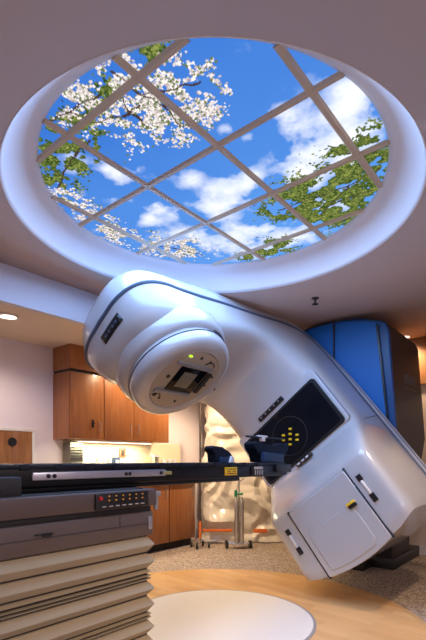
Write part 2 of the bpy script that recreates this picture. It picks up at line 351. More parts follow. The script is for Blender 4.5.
for x, y, r, a in BLOSSOM:
    for k in range(int(900*a*r*r/.01)+16):
        px, py = x+rng.randn()*r*.68, y+rng.randn()*r*.68
        f = at(FN2, px, py)
        if f < .44+.10*rng.rand(): continue
        g = rng.rand()**.8; col = np.array([.38, .30, .30])*(1-g)+np.array([.95, .88, .84])*g
        if rng.rand() < .22: col = np.array([.12, .17, .05])
        if py < 1.9 and px > 1.85 and rng.rand() < .0: continue
        splat(px, py, .003+.0055*rng.rand(), col)
boughs((.06, .035, .03), .0035)

def picture_mat():
    m = bpy.data.materials.new('backlit_sky_print'); m.use_nodes = True; nt = m.node_tree; N = nt.nodes
    for n in list(N): N.remove(n)
    out = N.new('ShaderNodeOutputMaterial'); e = N.new('ShaderNodeEmission'); a = N.new('ShaderNodeAttribute'); a.attribute_name = 'print'
    e.inputs['Strength'].default_value = SKY_STRENGTH
    nt.links.new(a.outputs['Color'], e.inputs['Color']); nt.links.new(e.outputs[0], out.inputs[0]); return m
M_PIC = picture_mat()
GX0, GY0, GP = 1.898, 1.533, .564
PANEL_LABELS = {
    (-2, -1): 'sky panel corner with leafy blossom at the top rim of the round recess',
    (-2, 0): 'sky panel with blossom and green leaves at the upper left rim',
    (-2, 1): 'sliver of sky panel with green leaves at the far left rim',
    (-1, -2): 'triangular plain blue sky panel corner at the upper right rim',
    (-1, -1): 'sky panel half white blossom, half clear deep blue, at the top',
    (-1, 0): 'sky panel with dark boughs and hanging white blossom, left of centre',
    (-1, 1): 'sky panel with green leaves in its upper left and small clouds',
    (-1, 2): 'tiny sky panel corner with blossom at the lower left rim',
    (0, -2): 'sky panel mostly white cloud with a leafy tip at the right rim',
    (0, -1): 'sky panel of deep blue with a large cloud bank on its right',
    (0, 0): 'central sky panel of blue with a puffy white cloud at its lower right',
    (0, 1): 'sky panel of blue with thin small clouds, between blossom and centre, no leaves',
    (0, 2): 'narrow sky panel with pinkish blossom along the lower left rim',
    (1, -2): 'small sky panel corner of dense green leaves at the far right rim',
    (1, -1): 'sky panel filled by the big green tree on white cloud',
    (1, 0): 'sky panel with white cloud and the tip of a green bough',
    (1, 1): 'sky panel with blossom at its left, at the bottom rim',
    (1, 2): 'small sky panel corner of blossom at the bottom left rim',
    (2, -1): 'thin sky panel strip with green leaves at the lower right rim',
    (2, 0): 'sky panel with small green treetop at the bottom rim',
    (2, 1): 'thin sliver of sky panel with leaf tips at the very bottom rim'}
for i in range(-3, 4):
    for j in range(-3, 4):
        x0, y0 = GX0+i*GP, GY0+j*GP; x1, y1 = x0+GP, y0+GP
        qx = min(max(CX, x0), x1); qy = min(max(CY, y0), y1)
        if (i, j) not in PANEL_LABELS: continue
        n = 118; xs = np.linspace(x0+.004, x1-.004, n); ys = np.linspace(y0+.004, y1-.004, n)
        A, B = np.meshgrid(xs, ys, indexing='ij')
        co = np.stack([A, B, np.full_like(A, HP)], -1).reshape(-1, 3)
        idx = np.arange(n*n).reshape(n, n); fa = np.stack([idx[:-1, :-1], idx[:-1, 1:], idx[1:, 1:], idx[1:, :-1]], -1).reshape(-1, 4)
        # the tray behind the picture
        me = bpy.data.meshes.new('sky_panel')
        k = len(co); tray = np.array([(x, y, HP+.02) for x, y in ((x0+.004, y0+.004), (x1-.004, y0+.004), (x1-.004, y1-.004), (x0+.004, y1-.004))])
        me.from_pydata(np.vstack([co, tray]).tolist(), [], fa.tolist()+[[k, k+1, k+2, k+3]])
        ii = np.clip(((A-PX0)/RES).round().astype(int), 0, NX-1); jj = np.clip(((B-PY0)/RES).round().astype(int), 0, NY-1)
        colr = np.ones((k+4, 4)); colr[:k, :3] = PIC[ii, jj].reshape(-1, 3)
        at = me.color_attributes.new('print', 'FLOAT_COLOR', 'POINT'); at.data.foreach_set('color', colr.ravel())
        me.materials.append(M_PIC); me.materials.append(M_GREY)
        o = bpy.data.objects.new('sky_panel', me); C.objects.link(o)
        me.polygons[-1].material_index = 1
        tag(o, PANEL_LABELS[i, j], 'ceiling panel', 'backlit sky picture panels in the round recess')
# the metal grid the panels lie in
def bar(g, ax, c, a, b, dz):
    p = [(c-.022, HP-.001-dz), (c-.010, HP-.014+dz), (c+.010, HP-.014+dz), (c+.022, HP-.001-dz)]
    if ax == 0: g.prism(p, 1, a, b)
    else: g.prism(p, 0, a, b)
g = MB()
for i in range(-3, 5):
    x = GX0+i*GP; h = (R2+.004)**2-(x-CX)**2
    if h > .01:
        h = math.sqrt(h); bar(g, 0, x, CY-h, CY+h, 0)
for j in range(-3, 5):
    y = GY0+j*GP; h = (R2+.004)**2-(y-CY)**2
    if h > .01:
        h = math.sqrt(h); bar(g, 1, y, CX-h, CX+h, .0005)
o = g.build('ceiling_grid', M_GRID); tag(o, 'pale metal grid of crossing bars holding the sky picture panels', 'ceiling grid')

# ---------------------------------------------------------------- the treatment machine
ISO = Vector((2.618, 2.13, 1.42)); AN = math.radians(38)
GM = Matrix.Translation(ISO) @ Matrix.Rotation(-AN, 4, 'X') @ Matrix.Scale(-1, 4, (0, 1, 0))     # (s along axis, t across, r towards the head)
acc = thing('linear_accelerator', (4.0, 2.13, 0), 'large white C-shaped radiotherapy machine with tilted round head and blue stand', 'medical machine')

# stations: s-r points of the inner line, groove line, outer line; half widths; boxiness
ST = []
for k in range(10, 0, -1):
    ph = math.radians(90*k/10.0 if k < 10 else 89.99)
    s_ = -.10-.49*math.sin(ph)**(2/3.1); wq = math.cos(ph)**(2/3.1); hq = math.cos(ph)**.45
    rg = 1.03+.02*hq-.02*wq
    ST.append(((s_+.045*hq, rg-.32*hq), (s_, rg), (s_+.035*hq, rg+.35*hq), .43*wq, .475*wq, .44*wq))
ST += [((-.10, .71), (-.10, 1.03), (-.10, 1.38), .43, .475, .445),
       ((.15, .74), (.15, 1.06), (.15, 1.41), .43, .475, .45),
       ((.45, .79), (.45, 1.10), (.45, 1.435), .45, .48, .46),
       ((.72, .80), (.80, 1.13), (.80, 1.44), .475, .487, .47),
       ((.93, .735), (1.15, 1.15), (1.15, 1.43), .49, .50, .485),
       ((1.06, .60), (1.50, 1.13), (1.50, 1.38), .52, .535, .52),
       ((1.14, .45), (1.70, 1.02), (1.78, 1.21), .55, .57, .57),
       ((1.185, .31), (1.765, .80), (1.88, .97), .565, .59, .61),
       ((1.20, .10), (1.775, .50), (1.91, .60), .57, .60, .645),
       ((1.20, -.08), (1.775, .20), (1.92, .25), .57, .60, .665),
       ((1.185, -.24), (1.775, -.10), (1.92, -.10), .57, .60, .67),
       ((1.08, -.37), (1.775, -.32), (1.92, -.35), .57, .60, .67),
       ((.90, -.56), (1.775, -.56), (1.92, -.60), .57, .60, .67),
       ((.865, -.66), (1.775, -.68), (1.92, -.70), .57, .60, .67),
       ((.86, -.85), (1.775, -.86), (1.92, -.88), .57, .60, .665),
       ((.86, -1.05), (1.775, -1.06), (1.92, -1.05), .57, .595, .65),
       ((.86, -1.17), (1.76, -1.17), (1.90, -1.16), .57, .59, .62),
       ((.875, -1.255), (1.72, -1.25), (1.85, -1.24), .565, .57, .58)]
def cr(a, b, c, d, t):
    return .5*((2*b)+(-a+c)*t+(2*a-5*b+4*c-d)*t*t+(-a+3*b-3*c+d)*t*t*t)
def stations(sub=5):
    A = np.array([[*I, *G, *O, wi, wg, wo] for I, G, O, wi, wg, wo in ST]); out = []
    for k in range(len(A)-1):
        p0 = A[max(k-1, 0)]; p3 = A[min(k+2, len(A)-1)]
        for q in range(sub):
            t = q/sub
            x = cr(p0, A[k], A[k+1], p3, t)
            if k < 9: x = A[k]*(1-t)+A[k+1]*t if k < 1 else x
            out.append(x)
    out.append(A[-1]); return out
STN = stations()
RG = 1.32
def arc_r(t, r):      # the underside follows a circle about the rotation axis
    k = min(1, max(0, (-r-.95)/.3)); return r+k*(RG-math.sqrt(max(RG*RG-t*t, .01)))*1.0-k*.05
def half(x, side, n, e):
    I, G, O = x[0:2], x[2:4], x[4:6]; wi, wg, wo = x[6:9]
    E_ = I if side == 'in' else O; we = wi if side == 'in' else wo; pts = []
    for k in range(n+1):
        th = PI*k/n; c = math.cos(th); sn = math.sin(th)
        q = abs(sn)**(2/e); c_ = math.copysign(abs(c)**(2/e), c)
        w_ = wg*(1-q)+we*q; t = w_*c_
        p = G*(1-q)+E_*q
        pts.append((p[0], t, arc_r(t, p[1])))
    return pts
def loft(mb, rings, closed=False):
    n = len(rings[0]); vs = [p for r in rings for p in r]; fs = []
    for i in range(len(rings)-1):
        for k in range(n if closed else n-1): fs.append((i*n+k, i*n+(k+1) % n, (i+1)*n+(k+1) % n, (i+1)*n+k))
    mb.add(vs, fs, True)
def exps(i, side):
    f = i/(len(STN)-1)
    if side == 'in':
        return 3.6 if f < .33 else (min(7.5, 3.6+(f-.33)/.12*3.9) if f < .72 else min(18, 7.5+(f-.72)/.08*10.5))
    return 3.4 if f < .33 else min(6, 3.4+(f-.33)/.3*2.6)
def end_cap(mb, ringA, ringB):
    # bottom closed by a strip between the two halves' last rings
    n = len(ringA); vs = list(ringA)+list(ringB); mb.add(vs, [(k, k+1, n+k+1, n+k) for k in range(n-1)], True)
inn = [half(x, 'in', 56, exps(i, 'in')) for i, x in enumerate(STN)]
out = [half(x, 'out', 56, exps(i, 'out')) for i, x in enumerate(STN)]
m = MB(GM); loft(m, inn); end_cap(m, inn[-1], out[-1]); m.build('gantry_cover', M_WHITE, acc, smooth_angle=50)
m = MB(GM); loft(m, out); m.build('top_cover', M_SHELL, acc, smooth_angle=50)
# recessed groove line between the two shells, both flanks and round the nose
m = MB(GM)
gl = [(x[2], x[7], x[3]) for x in STN]
pts = [(s_, w_-.002, arc_r(w_, r)) for s_, w_, r in gl]
m.tube([(a_, -b_, c_) for a_, b_, c_ in pts[:1:-1]]+[(pts[0][0]-.004, 0, pts[0][2])]+pts[2:], .016, 8)
m.build('groove_trim', M_GROOVE, acc)
# second line on the outer shell of the flank
def surf_out(x, q, sg=1):
    G, O = x[2:4], x[4:6]; p = G*(1-q)+O*q; return (p[0], sg*((x[7]*(1-q)+x[8]*q)+.001), arc_r(x[7], p[1]))
m = MB(GM)
i0 = int(len(STN)*.60)
for sg in (1, -1): m = MB(GM); m.tube([surf_out(x, .38, sg) for x in STN[i0:]], .0045, 6); m.build('edge_seam', M_GROOVE, acc)

# collimator: neck, drum, lip, face plate
Z = lambda prof: prof
m = MB(GM); m.lathe([(.36, .93), (.43, .905), (.468, .87), (.484, .82), (.486, .76), (.472, .70), (.45, .672), (.42, .665)], None, 96, cap=False); m.build('collimator_neck', M_WHITE, acc)
col_ = MB(GM); col_.lathe([(.40, .70), (.428, .665), (.435, .62), (.432, .57), (.415, .538), (.385, .522), (.345, .516), (.312, .518), (.306, .528)], None, 96, cap=False)
col_ = col_.build('collimator_drum', M_WHITE, acc)
m = MB(GM); m.lathe([(.437, .632), (.4375, .628), (.437, .624)], None, 96, cap=False)
m.tube([(.4365*math.cos(a), .4365*math.sin(a), .628) for a in [2*PI*k/96 for k in range(97)]], .0035, 6, cap=False)
m.build('collimator_seam', M_SEAM, col_)
fp = MB(GM); fp.lathe([(.304, .532), (.304, .524), (.298, .522), (.0001, .522)], None, 96, cap=False); fp = fp.build('face_plate', M_BEIGE, acc)
def gbox(s0, s1, t0, t1, r0, r1, bev=.002, name='x', m_=M_BLACK, par=None, rot=0):
    b = MB(GM)
    Mx = None
    if rot:
        c = Vector(((s0+s1)/2, (t0+t1)/2, (r0+r1)/2)); Mx = Matrix.Translation(c) @ Matrix.Rotation(rot, 4, 'Z') @ Matrix.Translation(-c)
    return b.box((s0, t0, r0), (s1, t1, r1), bev, Mx).build(name, m_, par or acc)
gbox(-.150, .150, -.105, .150, .512, .523, .004, 'jaw_opening', M_BLKG, fp)
gbox(-.245, .150, -.150, -.112, .504, .5225, .003, 'accessory_rail', M_GREY, fp)
gbox(-.22, .18, .150, .182, .504, .5225, .003, 'accessory_rail', M_GREY, fp)
gbox(.165, .215, -.09, .13, .506, .5225, .004, 'latch_plate', M_DARK, fp)
gbox(-.09, .06, -.06, .10, .509, .512, .004, 'jaw_block', M_DISP, fp)
for (s_, t_, r_) in ((-.205, .02, .016), (.245, .10, .010), (.24, .0, .010), (-.20, -.18, .016), (-.13, -.21, .010), (.06, -.22, .012), (.10, .235, .010), (-.02, .25, .012)):
    m = MB(GM); m.lathe([(r_, .523), (r_, .516), (.0001, .516)], Matrix.Translation((s_, t_, 0)), 16, cap=False); m.build('screw', M_BLACK, fp)
m = MB(GM); m.tube([(-.18+.04*math.cos(a), -.19+.03*math.sin(a), .518) for a in [PI*k/8 for k in range(9)]], .005, 6)
m.build('cable_guide', M_DARK, fp); m = MB(GM)
m.tube([(.12+.05*math.cos(a), .20+.03*math.sin(a), .518) for a in [PI*k/8 for k in range(9)]], .005, 6)
m.build('cable_guide', M_DARK, fp)
gbox(-.160, -.128, .238, .255, .510, .5225, .004, 'indicator_led', M_LED, fp)
# black release bracket on the drum flank
m = MB(GM)
for da, rr in ((0, .441), (.10, .441)):
    m.tube([(rr*math.cos(a), rr*math.sin(a), .628+.028*math.sin((a-.62)/.85*PI)+da*.18) for a in [.62+.85*k/12 for k in range(13)]], .006, 6)
m.build('release_lever', M_SEAM, col_)
m = MB(GM); m.lathe([(.009, 0), (.009, .006), (.0001, .006)], Matrix.Translation((.395, -.02, .522)) @ Matrix.Rotation(PI, 4, 'X'), 12, cap=False); m.build('screw', M_BLACK, col_)
# little display on the nose, laid on the curved cover
from mathutils.bvhtree import BVHTree
lm = MB(); loft(lm, inn); bvh = BVHTree.FromPolygons([Vector(p) for p in lm.v], lm.f)
def front_s(t, r, d=.0):
    h = bvh.ray_cast(Vector((-3, t, r)), Vector((1, 0, 0)))[0]
    return (h.x if h else -.5)-d
bd = MB(GM); a = []
TT = np.linspace(-.075, .165, 7)
for t in TT:
    for rr_ in (.875, .91, .945): a.append((front_s(t, rr_, .004), t, rr_))
bd.add(a, [(3*k+q, 3*k+3+q, 3*k+4+q, 3*k+1+q) for k in range(6) for q in range(2)]); bd = bd.build('display_badge', M_BLACK, acc)
so = bd.modifiers.new('s', 'SOLIDIFY'); so.thickness = .006; so.offset = 0
for k, t in enumerate((-.03, .02, .07, .11)):
    b = MB(GM); b.box((front_s(t, .91, .009), t-.010, .90), (front_s(t, .91, .003), t+.010, .92)); b.build('badge_mark', M_GROOVE, bd)

# front cover plate with the black window
def plate(poly, s0, s1, name, m_, par, bev=.006):
    b = MB(GM); b.prism(poly, 0, s0, s1, lambda u, v, w: (w, u, v)); return b.build(name, m_, par, bev=bev)
cp = plate(rrect(-.535, -.235, .54, .40, .05), 1.186, 1.25, 'front_cover', M_WHITE, acc, .012)
wf = plate(rrect(-.50, -.222, .505, .315, .045), 1.174, 1.20, 'window_frame', M_BLACK, acc, .006)
wn = plate(rrect(-.47, -.195, .47, .288, .03), 1.1735, 1.18, 'dark_window', M_BLKG, wf, 0)
# collimator's reflection modelled as a dark ring; cross of yellow emissive markers
m = MB(GM); m.tube([(1.171, -.02+.19*math.cos(a), .03+.19*math.sin(a)) for a in [2*PI*k/48 for k in range(49)]], .004, 6, cap=False)
m.build('reflection_ring', M_DARK, wf)
c0 = Vector((1.165, -.028, .004))
up = Vector((0, math.sin(AN), math.cos(AN)))   # world-up expressed across (t, r)
rt = Vector((0, math.cos(AN), -math.sin(AN)))
for (a, b) in ((0, .095), (0, .045), (0, -.005), (0, -.055), (-.075, .035), (-.075, -.012), (.075, .035), (.075, -.012)):
    # t,r axes: world right ~ rt, world up ~ up
    t_ = a*math.cos(-0.9)+b*.616; r_ = -a*.62+b*.788
    t_ = a*.788+b*.616; r_ = -a*.616+b*.788
    p = c0+Vector((0, t_, r_))
    Mx = Matrix.Translation(p) @ Matrix.Rotation(-.663, 4, 'X')
    b_ = MB(GM); b_.box((-.008, -.016, -.010), (.008, .016, .010), .005, Mx); b_.build('yellow_marker', M_YEL, wf)
# button strips
gb = gbox(1.150, 1.19, -.185, .155, .352, .395, .006, 'button_strip', M_BLACK, cp)
for k in range(5): gbox(1.146, 1.152, -.155+.062*k, -.14+.062*k, .366, .381, .002, 'button', M_RAIL, gb)
gb = gbox(1.130, 1.19, -.125, .065, -.268, -.238, .005, 'name_strip', M_BROWN, cp)
for k in range(3): gbox(1.126, 1.132, -.105+.055*k, -.075+.055*k, -.262, -.245, .002, 'button', M_CLIP, gb)

# service box doors in the counterweight cover
def door_poly(t0, t1, r0, n=10):
    pts = [(t0, r0), (t1, r0)]
    for k in range(n+1):
        t = t1+(t0-t1)*k/n; pts.append((t, -math.sqrt(1.318**2-t*t)+.012))
    return pts
dr = plate(door_poly(-.318, .318, -.64), .846, .90, 'service_door', M_WHITE, acc, .006)
dp = plate([(-.262, -.885), (.212, -.885), (.212, -1.20)]+[(t, -math.sqrt(1.29**2-t*t)+.03) for t in np.linspace(.18, -.262, 8)], .838, .86, 'hatch', M_WHITE, dr, .004)
gbox(.826, .850, .170, .250, -.900, -.872, .003, 'yellow_catch', M_YELL, dr)
gbox(.824, .850, .178, .25, -.925, -.893, .004, 'catch_button', M_BLACK, dr)
for sg in (-1, 1):
    sp_ = None
    c = .388 if sg > 0 else -.43
    gbox(.850, .866, c-.022, c+.022, -.79, -.735, .004, 'handle_recess', M_BLACK, sp_)
    gbox(.850, .866, c-.022, c+.022, -.985, -.915, .004, 'handle_recess', M_BLACK, sp_)
    gbox(.845, .866, c-.008, c+.008, -.915, -.79, .004, 'handle_bar', M_TRIM, sp_)
for t_ in (-.324, .324): m = MB(GM); m.box((.852, t_-.007, -1.28), (.88, t_+.007, -.62)); m.build('door_gap', M_SEAM, acc)
# cross seam on the flank
m = MB(GM)
for kk in (int(len(STN)*.755),):
    x = STN[kk]
    for sg in (1, -1):
        pts = [(p[0], p[1], p[2]) for p in half(x, 'in', 56, 7.0)]
        pts = pts[:22] if sg > 0 else pts[-22:]
        m = MB(GM); m.tube(pts, .0035, 6); m.build('panel_seam', M_SEAM, acc)

# stand behind the gantry
X0 = 4.56
arc = [(1.50, 2.30)]
top = [(2.75, 2.60), (2.55, 2.655), (2.36, 2.685), (2.16, 2.70), (1.95, 2.70), (1.75, 2.672), (1.58, 2.625), (1.51, 2.59), (1.475, 2.50)]
poly = [(1.40, 1.45), (1.50, .8), (2.60, .8), (2.72, 1.45), (2.80, 2.3)]+[(2.72, 2.52), (2.60, 2.60)]+top[1:]
b = MB(); b.prism(poly, 0, X0+.03, 5.62)
st = b.build('stand', M_BROWN, acc, bev=.02)
b = MB(); b.box((4.98, 1.575, .12), (5.62, 2.62, 1.46), .015); b.build('lower_stand', M_PLINTH, st)
b = MB(); b.prism(poly, 0, X0, X0+.05); sb = b.build('stand_edge', M_BLUED, st, bev=.012)
pl_ = [(1.455, 1.47), (1.55, .85), (2.04, .85), (2.04, 2.675), (1.95, 2.675), (1.75, 2.645), (1.60, 2.60)]
b = MB(); b.prism(pl_, 0, X0-.02, X0+.02); b.build('blue_panel', M_BLUE, st, bev=.006)
pl_ = [(2.06, .85), (2.57, .85), (2.69, 1.47), (2.76, 2.28), (2.70, 2.49), (2.58, 2.58), (2.52, 2.63), (2.34, 2.66), (2.16, 2.675), (2.06, 2.676)]
b = MB(); b.prism(pl_, 0, X0-.02, X0+.02); b.build('blue_panel', M_BLUE, st, bev=.006)
b = MB(); b.box((X0-.028, 2.042, .9), (X0+.0, 2.058, 2.67)); b.build('panel_gap', M_SEAM, st)
b = MB(); b.prism([(1.46, 1.5), (1.48, 1.5), (1.60, 2.57), (1.58, 2.57)], 0, X0-.027, X0+.0); b.build('black_trim', M_BLACK, st)
# faint lettering on the dark flank
b = MB()
def flank_y(z): return 1.40+(z-1.45)*(1.475-1.40)/(2.5-1.45)
for k in range(7):
    x = 4.95+k*.065; z = 2.07-.0*k; b.box((x, flank_y(z)-.006, z-.035-.01*(k % 2)), (x+.012, flank_y(z)+.01, z+.035+.015*(k % 3)))
    b.box((x, flank_y(z)-.006, z-.035), (x+.045, flank_y(z)+.01, z-.028))
b.box((4.95, flank_y(1.98)-.006, 1.972), (5.36, flank_y(1.98)+.01, 1.979))
b.build('lettering', mat('faint_lettering', (.20, .18, .17), .5, var=.03), st)
b = MB(); b.box((4.98, 1.557, 0.0), (5.98, 2.62, .125), .01); b.box((4.72, 1.80, 0), (5.0, 2.6, .10), .01); b.build('plinth', M_PLINTH, acc)
# bearing drum between stand and gantry
b = MB(); b.lathe([(.50, 4.40), (.50, 4.57)], Matrix.Translation((0, 2.13, 1.42)) @ Matrix.Rotation(PI/2, 4, 'Y'), 48); b.build('bearing_drum', M_DARK, acc)

# ---------------------------------------------------------------- the treatment couch
cch = thing('treatment_couch', (1.0, 2.13, 0), 'long black treatment couch on a taupe lift with tan pleated bellows', 'treatment couch')
b = MB(); b.box((.25, 1.865, 1.075), (3.20, 2.395, 1.166), .012); b.box((.25, 1.89, 1.05), (2.6, 2.37, 1.08), .01)
tp = b.build('couch_top', M_CARB, cch)
b = MB(); b.box((.25, 1.86, 1.160), (3.20, 1.885, 1.180), .006); b.box((.25, 2.375, 1.160), (3.20, 2.40, 1.180), .006)
for k in range(14):
    b.box((.62+k*.165, 1.856, 1.155), (.66+k*.165, 1.89, 1.1825), .004)
b.build('index_rail', mat('dark_blue_rail', (.008, .012, .022), .45, spec=.3, var=.05), tp)
sr = MB().box((1.0, 1.848, 1.108), (1.82, 1.866, 1.146), .008).build('side_rail', M_RAIL, cch)
for x in (1.075, 1.105, 1.52, 1.545, 1.775):
    m = MB(); m.lathe([(.010, 0), (.010, .004), (.0001, .004)], Matrix.Translation((x, 1.8475, 1.127)) @ Matrix.Rotation(PI/2, 4, 'X'), 12, cap=False)
    m.build('rail_hole', M_BLACK, sr)
MB().box((1.80, 1.845, 1.115), (1.86, 1.866, 1.135), .003).build('rail_label', mat('olive_label', (.35, .30, .12), .5, var=.05), cch)
wl = MB().box((2.385, 1.857, 1.095), (2.52, 1.866, 1.15), .002).build('warning_label', M_YELL, cch)
m = MB()
for z, a0, a1 in ((1.138, 2.40, 2.505), (1.122, 2.41, 2.44), (1.122, 2.47, 2.50), (1.107, 2.40, 2.505)): m.box((a0, 1.855, z-.0025), (a1, 1.858, z+.0025))
m.build('label_print', M_DARK, wl)
dl = MB().box((2.70, 1.857, 1.085), (2.86, 1.866, 1.155), .002).build('data_label', M_BLACK, cch)
m = MB(); m.box((2.73, 1.854, 1.132), (2.84, 1.858, 1.150))
for k in range(4): m.box((2.74+.03*k, 1.854, 1.09), (2.75+.03*k, 1.858, 1.125))
m.build('label_print', M_LOGO, dl)
MB().box((3.04, 1.845, 1.10), (3.26, 1.868, 1.165), .006).box((3.201, 1.87, 1.08), (3.24, 2.39, 1.16), .01).build('end_bracket', M_PLINTH, cch)
# lift carriage under the top
b = MB(); b.box((.2, 1.80, 1.045), (.93, 2.46, 1.13), .01).build('carriage_block', M_DARK, cch)
b = MB(); b.box((.2, 1.80, .99), (1.60, 2.46, 1.052), .006).build('slide_base', M_DARK, cch)
b = MB(); b.box((-.1, 1.755, .957), (1.655, 2.50, 1.046), .01)
b.build('upper_housing', M_TAUPE, cch)
b = MB(); b.box((-.1, 1.775, .925), (1.63, 2.48, .96), .004); b.build('housing_gap', M_DARK, cch)
b = MB(); b.box((-.1, 1.75, .803), (1.625, 2.51, .93), .01); lh = b.build('lower_housing', M_TAUPE2, cch)
b = MB(); b.box((-.1, 1.748, .868), (1.62, 1.752, .871)); b.box((1.40, 1.748, .868), (1.403, 1.752, .925)); b.build('housing_seam', M_SEAM, lh)
b = MB(); b.box((1.585, 1.742, .835), (1.61, 1.753, .905), .003); b.build('corner_bracket', M_RAIL, lh)
hd = MB(); hd.box((.955, 1.738, .884), (1.04, 1.752, .890), .003); hd.box((.99, 1.735, .876), (1.03, 1.752, .883), .003); hd.build('latch', M_BLACK, lh)
# control strip
cpn = MB().box((1.255, 1.742, .963), (1.585, 1.757, 1.04), .004).build('control_panel', M_BLACK, cch)
for k in range(6):
    for zz in (1.026, 1.006): MB().box((1.325+.042*k, 1.739, zz-.003), (1.335+.042*k, 1.743, zz+.003), .001).build('amber_button', M_AMB, cpn)
for k in range(7): MB().box((1.29+.04*k, 1.739, .975), (1.312+.04*k, 1.743, .980), .001).build('print_mark', M_LOGO, cpn)
MB().lathe([(.010, 0), (.009, .012), (.0001, .013)], Matrix.Translation((1.278, 1.742, 1.018)) @ Matrix.Rotation(PI/2, 4, 'X'), 16, cap=False).build('stop_knob', M_RED, cpn)
MB().box((1.655, 1.77, 1.0), (1.70, 1.80, 1.03), .004).box((1.66, 1.775, .93), (1.685, 1.79, 1.0), .003).build('end_hook', M_GREY, cch)
# pleated bellows
def bellows():
    rings = []; z = .803; inset = .03
    levels = [(.803, .05)]
    pat = [.092, .085, .030, .016, .016, .080, .088, .020, .016, .080, .090, .085, .02, .016, .085]
    i = 0
    while z > .03:
        h = pat[i % len(pat)]; big = h > .04
        levels += [(z-.004, .050), (z-.007, .040), (z-h*.50, .014 if big else .026), (z-h*.56, .012 if big else .024), (z-h+.006, .036), (z-h+.003, .052)]
        z -= h; i += 1
    levels.append((0.016, .03))
    m = MB()
    for z, ins in levels:
        rings.append([(x, y, z) for x, y in rrect(-.08+ins, 1.728+ins, 1.652-ins, 2.53-ins, .03, 3)])
    loft(m, rings, True); return m
bellows().build('bellows', M_BELL, cch, smooth_angle=12)
b = MB(); b.box((-.03, 1.775, .016), (1.60, 2.48, .80)).build('inner_core', M_BELLD, cch)  # dark core puts the shade between the pleats into colour
b = MB(); b.box((-.12, 1.70, .0145), (1.70, 2.56, .04), .005).build('base_plate', M_TAUPE, cch)

# head-rest wedges on the couch
def wedge(name, prof, y0, y1, m_, par=None, bev=.008, x=0):
    b = MB(); b.prism([(x+u_, v) for u_, v in prof], 1, y0, y1); return b.build(name, m_, par, bev=bev)
t1_ = thing('head_support', (2.5, 2.0, 1.18), 'dark blue foam head support with flared top near the yellow couch label', 'support cushion')
wedge('cushion', [(2.410, 1.1825), (2.604, 1.1825), (2.604, 1.235), (2.561, 1.265), (2.489, 1.293), (2.388, 1.3), (2.370, 1.285), (2.377, 1.265), (2.406, 1.24)], 1.96, 2.04, M_PAD, t1_)
wedge('base_pad', [(2.44, 1.1815), (2.56, 1.1815), (2.55, 1.222), (2.45, 1.222)], 1.945, 1.961, M_PADL, t1_, .003)
wedge('end_clip', [(2.53, 1.1815), (2.58, 1.1815), (2.575, 1.22), (2.55, 1.23)], 1.925, 1.944, M_CLIP, t1_, .003)
t2_ = thing('shoulder_support', (3.0, 2.0, 1.18), 'dark blue vinyl support with raised wings at the gantry end of the couch', 'support cushion')
wedge('wing_pad', [(2.92, 1.1825), (3.26, 1.1825), (3.29, 1.23), (3.35, 1.29), (3.37, 1.33), (3.33, 1.35), (3.20, 1.325), (2.98, 1.33), (2.86, 1.35), (2.83, 1.33), (2.84, 1.29), (2.90, 1.24)], 1.98, 2.09, M_PAD, t2_, x=.09)
wedge('front_pad', [(2.90, 1.1815), (3.20, 1.1815), (3.20, 1.25), (2.91, 1.265)], 1.93, 1.975, M_PADL, t2_, x=.09)
hb = thing('handle_bar', (3.0, 2.0, 1.39), 'thin black bar with a white clip standing over the blue supports', 'positioning bar')
b = MB(); b.tube([(2.83, 2.0, 1.385), (3.40, 2.0, 1.385)], .008, 10).build('bar', M_BLACK, hb)
b = MB(); b.box((2.99, 1.985, 1.385), (3.12, 2.015, 1.40), .004); b.box((3.035, 1.985, 1.352), (3.085, 2.015, 1.39), .004); b.build('clip', M_CLIP, hb)

# ---------------------------------------------------------------- alcove: cabinets, counter, small things
def cabinet_label(o, l): o['label'] = l
# soffit of wood above wall cabinets
b = MB(); b.box((2.69, 4.19, 2.185), (4.17, YL, HA)); tag(struct(b, 'trim_5', M_WOODC), kind='structure')
doors = [(2.70, 3.125), (3.135, 3.565), (3.575, 4.165)]
UL = ['cherry wood wall cabinet nearest the left wall, black lever on its door', 'cherry wood wall cabinet in the middle of the row of three', 'cherry wood wall cabinet right of the row, behind the machine head']
for k, (a, b2) in enumerate(doors):
    t_ = thing('wall_cabinet', ((a+b2)/2, 4.36, 1.425), UL[k], 'cabinet', 'wall cabinets over the counter')
    b = MB(); b.box((a-.008, 4.212, 1.428), (b2+.003, YL, 2.155)); b.build('body', M_WOODC, t_)
    d = MB().box((a, 4.19, 1.43), (b2, 4.211, 2.15), .002).build('door', M_WOODC, t_)
    if k == 0:
        MB().box((2.965, 4.178, 1.56), (2.985, 4.191, 1.65), .004).box((2.96, 4.165, 1.60), (2.99, 4.18, 1.615), .003).build('door_lever', M_BLACK, d)
    hx = b2-.06 if k < 2 else a+.06
    m = MB(); m.tube([(hx, 4.19, 1.52), (hx, 4.165, 1.525), (hx, 4.165, 1.625), (hx, 4.19, 1.63)], .005, 8); m.build('handle', M_STEEL, d)
struct(MB().box((2.70, 4.215, 2.155), (4.165, YL, 2.186)), 'trim_6', M_DARK)
lt = MB().box((2.85, 4.25, 1.408), (3.95, 4.34, 1.427), .003).build('under_cabinet_lamp', M_TRIM); tag(lt, 'slim lamp under the wall cabinets lighting the backsplash', 'lamp')
d_ = MB().box((2.87, 4.265, 1.404), (3.93, 4.325, 1.409)).build('diffuser', M_LAMP, lt)
# backsplash wall tile
struct(MB().box((2.80, YL-.012, .94), (4.73, YL, 1.428)), 'trim_7', M_SPLASH)
